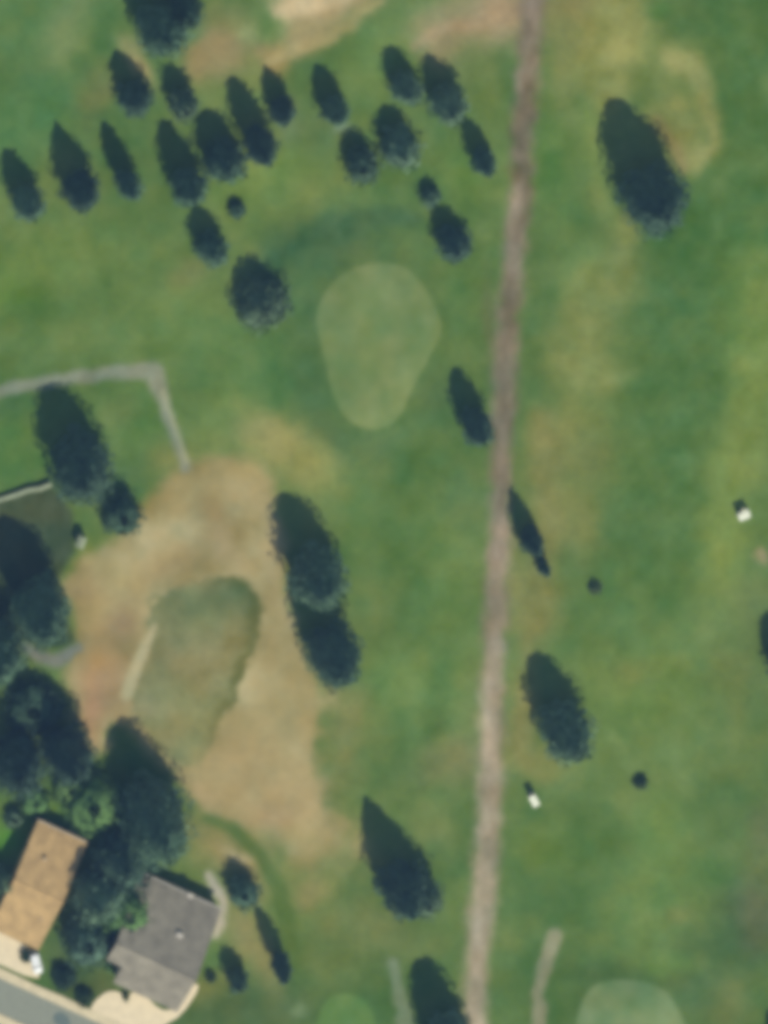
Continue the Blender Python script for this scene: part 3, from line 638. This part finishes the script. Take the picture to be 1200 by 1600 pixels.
M_WHITE = plain('white_paint', (238, 238, 232), .35, .02, 3, spec=.5)
M_CARTROOF = plain('cream_white_plastic', (226, 234, 210), .5, .03, 3)
M_BLACK = plain('black_rubber', (38, 38, 40), .8, .1, 5)
M_GLASS = plain('tinted_glass', (46, 58, 66), .12, .05, 3, spec=.8)
M_STEEL = plain('bare_metal', (150, 150, 150), .4, .05, 4, metal=.7)
M_SEAT = plain('seat_vinyl', (180, 172, 150), .6, .05, 5)
M_RED = plain('tail_light_plastic', (150, 30, 26), .3, .03, 5)
M_LENS = plain('lamp_lens', (225, 228, 225), .2, .03, 5)
M_WALLA = plain('sand_render_wall', (196, 182, 150), .9, .06, 1.5)
M_WALLB = plain('pale_board_wall', (186, 184, 172), .85, .05, 1.5)
M_TRIM = plain('painted_trim', (222, 220, 208), .6, .04, 3)
M_DOOR = plain('painted_door', (112, 84, 66), .6, .08, 3)

M_VENT = plain('galvanised_vent', (190, 188, 176), .7, .06, 3)
def shingle(name, rgb, k=1.0):
    m, t, b = mat_base(name)
    c = alb(rgb, k)
    tc = t.nodes.new('ShaderNodeTexCoord')
    br = t.nodes.new('ShaderNodeTexBrick'); br.inputs['Scale'].default_value = 2.2
    br.inputs['Color1'].default_value = (*c * .9, 1); br.inputs['Color2'].default_value = (*np.minimum(c * 1.1, 1), 1); br.inputs['Mortar'].default_value = (*c * .7, 1)
    br.inputs['Mortar Size'].default_value = .012
    t.links.new(tc.outputs['Object'], br.inputs['Vector'])
    n = t.nodes.new('ShaderNodeTexNoise'); n.inputs['Scale'].default_value = .5; n.inputs['Detail'].default_value = 5
    t.links.new(tc.outputs['Object'], n.inputs['Vector'])
    mr = t.nodes.new('ShaderNodeMapRange'); mr.inputs['From Min'].default_value = .3; mr.inputs['From Max'].default_value = .7; mr.inputs['To Min'].default_value = .76; mr.inputs['To Max'].default_value = 1.2
    t.links.new(n.outputs['Fac'], mr.inputs['Value'])
    mx = t.nodes.new('ShaderNodeMix'); mx.data_type = 'RGBA'; mx.blend_type = 'MULTIPLY'; mx.inputs['Factor'].default_value = 1
    t.links.new(br.outputs['Color'], mx.inputs['A']); t.links.new(mr.outputs['Result'], mx.inputs['B'])
    t.links.new(mx.outputs['Result'], b.inputs['Base Color']); b.inputs['Roughness'].default_value = .9
    return m
M_ROOFA = shingle('tan_roof_shingle', (188, 163, 120), .97)
M_ROOFB = shingle('grey_roof_shingle', (143, 142, 130), .98)

def house(origin, Lu, parts_v, pitch, eave, roofmat, wallmat, label, wing=None):
    """origin: photo pixel of the upper left roof corner; local x = along the street, y = away from the north edge (negated)"""
    root = empty('house', X(origin[0]), Y(origin[1]), 0, -RD)
    tag(root, label, 'house')
    dn, ds = parts_v[0] * S, parts_v[1] * S; Wd = Lu * S
    tn = math.tan(math.radians(pitch)); ridge = eave + dn * tn
    th = .18
    # roof: two slopes with thickness; south slope may step out over a wing
    def slope(bm, poly, zf):
        top = [bm.verts.new((x, y, zf(y))) for x, y in poly]; bot = [bm.verts.new((x, y, zf(y) - th)) for x, y in poly]
        bm.faces.new(top); bm.faces.new(bot[::-1])
        for i in range(len(poly)):
            j = (i + 1) % len(poly); bm.faces.new([top[i], bot[i], bot[j], top[j]])
    zn = lambda y: eave + (-y) * tn
    zs = lambda y: ridge - (-y - dn) * tn
    bm = bmesh.new()
    slope(bm, [(0, 0), (Wd, 0), (Wd, -dn), (0, -dn)], zn)
    if wing: 
        wx, wd = wing[0] * S, wing[1] * S
        sp = [(0, -dn - .003), (Wd, -dn - .003), (Wd, -dn - wd), (wx, -dn - wd), (wx, -dn - ds), (0, -dn - ds)]
    else: sp = [(0, -dn - .003), (Wd, -dn - .003), (Wd, -dn - ds), (0, -dn - ds)]
    slope(bm, sp, zs)
    roof = part('roof', bm, roofmat, root)
    rc = mk(lambda b: cyl(b, (Wd / 2, -dn, ridge + .01), 'X', .09, Wd + .02, 8)); part('ridge_cap', rc, roofmat, roof)
    # walls, inset under the eaves, reaching the underside of the roof
    ov = .5
    bm = bmesh.new()
    yb = -dn - ds + ov
    def prism(x0, x1, ya, yb_, zfa):
        pts = [(ya, zfa(ya)), ] 
        ys = [ya] + ([-dn] if ya > -dn > yb_ else []) + [yb_]
        zt = [(zn(y) if y > -dn else zs(y)) - th - .01 for y in ys]
        for x in (x0, x1): pass
        prof = [(ya, -.2)] + list(zip(ys, zt)) + [(yb_, -.2)]
        A = [bm.verts.new((x0, y, z)) for y, z in prof]; Bv = [bm.verts.new((x1, y, z)) for y, z in prof]
        bm.faces.new(A); bm.faces.new(Bv[::-1])
        for i in range(len(prof)):
            j = (i + 1) % len(prof); bm.faces.new([A[i], A[j], Bv[j], Bv[i]])
    prism(ov, Wd - ov, -ov, yb, zn)
    if wing: prism(wing[0] * S + ov, Wd - ov - .01, yb + .01, -dn - wd + ov, zs)
    part('wall', bm, wallmat, root)
    # openings
    yS = (-dn - wd + ov) if wing else yb
    xS0 = (wing[0] * S + ov) if wing else ov
    def window(x, y, ax, wdt=1.4, z=1.0, h=1.2):
        bmf = bmesh.new(); bmg = bmesh.new()
        if ax == 'y': bx(bmf, x - wdt / 2 - .1, x + wdt / 2 + .1, y - .06, y + .06, z - .1, z + h + .1); bx(bmg, x - wdt / 2, x + wdt / 2, y - .08, y + .08, z, z + h)
        else: bx(bmf, x - .06, x + .06, y - wdt / 2 - .1, y + wdt / 2 + .1, z - .1, z + h + .1); bx(bmg, x - .08, x + .08, y - wdt / 2, y + wdt / 2, z, z + h)
        f = part('window', bmf, M_TRIM, root); part('pane', bmg, M_GLASS, f)
    span = Wd - ov - xS0
    zt = .9 if eave > 2.6 else .8
    d = part('door', mk(lambda b: bx(b, xS0 + span * .5 - .45, xS0 + span * .5 + .45, yS - .05, yS + .05, .1, 2.1)), M_DOOR, root)
    part('handle', mk(lambda b: cyl(b, (xS0 + span * .5 + .35, yS - .08, 1.05), 'Y', .03, .08, 8)), M_STEEL, d)
    window(xS0 + span * .22, yS, 'y'); window(xS0 + span * .8, yS, 'y')
    window(Wd * .3, -ov, 'y'); window(Wd * .7, -ov, 'y')
    for y in (-dn * .5, -dn * 1.1): window(Wd - ov, y, 'x'); window(ov, y, 'x')
    # gutters
    part('gutter', mk(lambda b: bx(b, -.02, Wd + .02, .0, .12, eave - .16, eave - .02)), M_TRIM, root)
    return root, roof, zn, zs, dn
UVA = (57, 1272)
ra, roofa, zna, zsa, dna = house(UVA, 84, (94, 90), 10, 2.8, M_ROOFA, M_WALLA, 'house with a tan shingle roof by the left edge, next to the pale driveway')
UVB = (218, 1354)
rb, roofb, znb, zsb, dnb = house(UVB, 137, (104, 34), 20, 2.7, M_ROOFB, M_WALLB, 'house with a grey shingle roof between the tall trees and the bright driveway', wing=(27, 66))
def loc(origin, px, py):
    dx, dy = px - origin[0], py - origin[1]
    return ((dx * U[0] + dy * U[1]) * S, -(dx * V[0] + dy * V[1]) * S)
for (px, py, w_, h_) in ((275, 1442, .55, .4), (294, 1389, .5, .3)):
    x, y = loc(UVB, px, py); z = (znb(y) if y > -dnb else zsb(y))
    v = part('roof_vent', mk(lambda b: bx(b, x - w_ * 1.1, x + w_ * 1.1, y - w_ * .8, y + w_ * .8, z - .3, z + h_, .04)), M_VENT, roofb)
    # (a sub-part of the roof)
x, y = loc(UVA, 66, 1328); z = zna(y)
part('chimney', mk(lambda b: bx(b, x - .3, x + .3, y - .3, y + .3, z - .3, z + .55, .03)), M_WALLA, roofa)
x, y = loc(UVA, 60, 1420); z = zsa(y)
part('roof_vent', mk(lambda b: cyl(b, (x, y, z + .1), 'Z', .12, .5, 10)), M_STEEL, roofa)

# ------------------------------------------------------------------ white car on the pale driveway
def make_car(px, py, rz):
    root = empty('parked_car', X(px), Y(py), .10, rz)
    tag(root, 'white car parked on the pale driveway below the tan roofed house', 'car')
    # lofted body: stations along x (front at +x)
    st = [(-2.1, .55, .95, .70), (-2.0, .30, 1.02, .82), (-1.3, .22, 1.04, .88), (0, .2, 1.0, .9), (1.2, .22, .98, .89), (1.85, .28, .9, .82), (2.1, .42, .72, .66)]
    bm = bmesh.new(); rings = []
    for x, z0, z1, hw in st:
        rings.append([bm.verts.new(p) for p in ((x, -hw * .9, z0), (x, -hw, (z0 + z1) / 2), (x, -hw * .93, z1 - .06), (x, -hw * .8, z1), (x, hw * .8, z1), (x, hw * .93, z1 - .06), (x, hw, (z0 + z1) / 2), (x, hw * .9, z0))])
    for a, b in zip(rings[:-1], rings[1:]):
        for i in range(8): bm.faces.new([a[i], a[(i + 1) % 8], b[(i + 1) % 8], b[i]])
    bm.faces.new(rings[0]); bm.faces.new(rings[-1][::-1])
    part('body', bm, M_WHITE, root, True)
    bm = bmesh.new()
    lo = [(-1.85, .72), (.95, .72)]; 
    v = [bm.verts.new(p) for p in ((-1.85, -.74, .99), (.95, -.74, .95), (.95, .74, .95), (-1.85, .74, .99), (-1.75, -.66, 1.62), (.15, -.66, 1.64), (.15, .66, 1.64), (-1.75, .66, 1.62))]
    for q in ((3, 2, 1, 0), (4, 5, 6, 7), (0, 1, 5, 4), (1, 2, 6, 5), (2, 3, 7, 6), (3, 0, 4, 7)): bm.faces.new([v[i] for i in q])
    part('windows', bm, M_GLASS, root)
    part('roof', mk(lambda b: bx(b, -1.8, .3, -.69, .69, 1.61, 1.7, .04)), M_WHITE, root)
    for sx in (-1.25, 1.3):
        for sy in (-1, 1):
            w_ = part('wheel', mk(lambda b: cyl(b, (sx, sy * .82, .31), 'Y', .31, .2, 22)), M_BLACK, root)
            part('rim', mk(lambda b: cyl(b, (sx, sy * .845, .31), 'Y', .19, .17, 16)), M_STEEL, w_)
    for sy in (-1, 1):
        part('headlight', mk(lambda b: bx(b, 1.96, 2.1, sy * .55 - .14, sy * .55 + .14, .56, .68, .02)), M_LENS, root)
        part('tail_light', mk(lambda b: bx(b, -2.13, -2.0, sy * .55 - .12, sy * .55 + .12, .7, .86, .02)), M_RED, root)
        part('mirror', mk(lambda b: bx(b, .62, .78, sy * .98 - .1, sy * .98 + .1, .95, 1.08, .03)), M_WHITE, root)
    return root
make_car(55.5, 1501, math.radians(-90 - 24 + 38))

# ------------------------------------------------------------------ golf carts
def make_cart(px, py, rz, label):
    root = empty('golf_cart', X(px), Y(py), hz(px, py), rz)
    tag(root, label, 'golf cart', 'white golf carts parked on the grass')
    bm = bmesh.new(); bx(bm, -1.2, 1.15, -.58, .58, .3, .48, .05); bx(bm, .75, 1.2, -.55, .55, .45, .95, .12); bx(bm, -1.2, -.35, -.56, .56, .45, .72, .06)
    part('body', bm, M_CARTROOF, root)
    part('seat', mk(lambda b: bx(b, -.55, .0, -.52, .52, .73, .86, .04)), M_SEAT, root)
    part('backrest', mk(lambda b: bx(b, -.68, -.56, -.52, .52, .88, 1.25, .04)), M_SEAT, root)
    part('canopy', mk(lambda b: bx(b, -1.15, 1.05, -.68, .68, 1.86, 1.98, .05)), M_CARTROOF, root)
    for sx in (-1.0, .88):
        for sy in (-.5, .5):
            part('post', mk(lambda b: cyl(b, (sx, sy, 1.17), 'Z', .025, 1.4, 8)), M_STEEL, root)
    for sx in (-.85, .85):
        for sy in (-1, 1):
            w_ = part('wheel', mk(lambda b: cyl(b, (sx, sy * .52, .24), 'Y', .24, .18, 18)), M_BLACK, root)
            part('rim', mk(lambda b: cyl(b, (sx, sy * .545, .24), 'Y', .12, .16, 12)), M_STEEL, w_)
    part('steering_wheel', mk(lambda b: cyl(b, (.5, .25, 1.02), 'Z', .18, .03, 16)), M_BLACK, root)
    part('windscreen', mk(lambda b: bx(b, .93, .95, -.48, .48, 1.0, 1.82)), M_GLASS, root)
    part('golf_bag_well', mk(lambda b: bx(b, -1.18, -.78, -.5, .5, .73, .98, .05)), M_BLACK, root)
    return root
make_cart(832.5, 1246, math.radians(-62), 'white golf cart parked on the grass right of the dirt path near the bottom')
make_cart(1159.5, 799, math.radians(22), 'white golf cart parked on the grass near the right edge of the picture')

# ------------------------------------------------------------------ white fence and shed of the yard
def garden_wall(pts, label):
    x0, y0 = X(pts[0][0]), Y(pts[0][1])
    root = empty('garden_wall', x0, y0, hz(*pts[0])); tag(root, label, 'wall')
    def run(b, w_, z0, z1):
        P = [Vector((X(p[0]) - x0, Y(p[1]) - y0, 0)) for p in pts]; L = []; R = []
        for i, p in enumerate(P):
            d = (P[min(i + 1, len(P) - 1)] - P[max(i - 1, 0)]).normalized(); n = Vector((-d.y, d.x, 0)) * w_
            L.append(p + n); R.append(p - n)
        lo = [[b.verts.new((q.x, q.y, z)) for q in S_] for S_ in (L, R) for z in (z0, z1)]
        for i in range(len(P) - 1):
            for a, c in ((0, 1), (1, 3), (3, 2), (2, 0)): b.faces.new([lo[a][i], lo[a][i + 1], lo[c][i + 1], lo[c][i]])
        for i in (0, -1): b.faces.new([lo[0][i], lo[1][i], lo[3][i], lo[2][i]])
    part('stone_body', mk(lambda b: run(b, .28, -.3, .55)), M_FENCE, root)
    part('coping', mk(lambda b: run(b, .40, .553, .66)), M_FENCE, root)
M_FENCE = plain('weathered_pale_stone', (146, 160, 136), .85, .16, 1.2)
garden_wall([(-30, 789), (0, 779), (20, 773), (45, 764), (62, 762), (80, 755)], 'low pale garden wall along the top of the dark yard by the left edge')
sh = empty('garden_shed', X(125), Y(842), hz(125, 842), math.radians(-20)); tag(sh, 'small pale garden shed at the corner of the dark yard beside the rounded lower tree', 'shed')
part('wall', mk(lambda b: bx(b, -.6, .6, -1.0, 1.0, -.1, 1.75)), M_FENCE, sh)
def shed_roof(b):
    for s_ in (-1, 1):
        v = [b.verts.new(p) for p in ((0, -1.1, 2.1), (0, 1.1, 2.1), (s_ * .75, 1.1, 1.77), (s_ * .75, -1.1, 1.77), (0, -1.1, 2.16), (0, 1.1, 2.16), (s_ * .78, 1.1, 1.83), (s_ * .78, -1.1, 1.83))]
        for q in ((0, 1, 2, 3), (4, 5, 6, 7), (2, 3, 7, 6), (0, 3, 7, 4), (1, 2, 6, 5)): b.faces.new([v[i] for i in q])
part('roof', mk(shed_roof), M_FENCE, sh)
part('door', mk(lambda b: bx(b, -.35, .35, -1.04, -.99, .05, 1.6)), M_DOOR, sh)
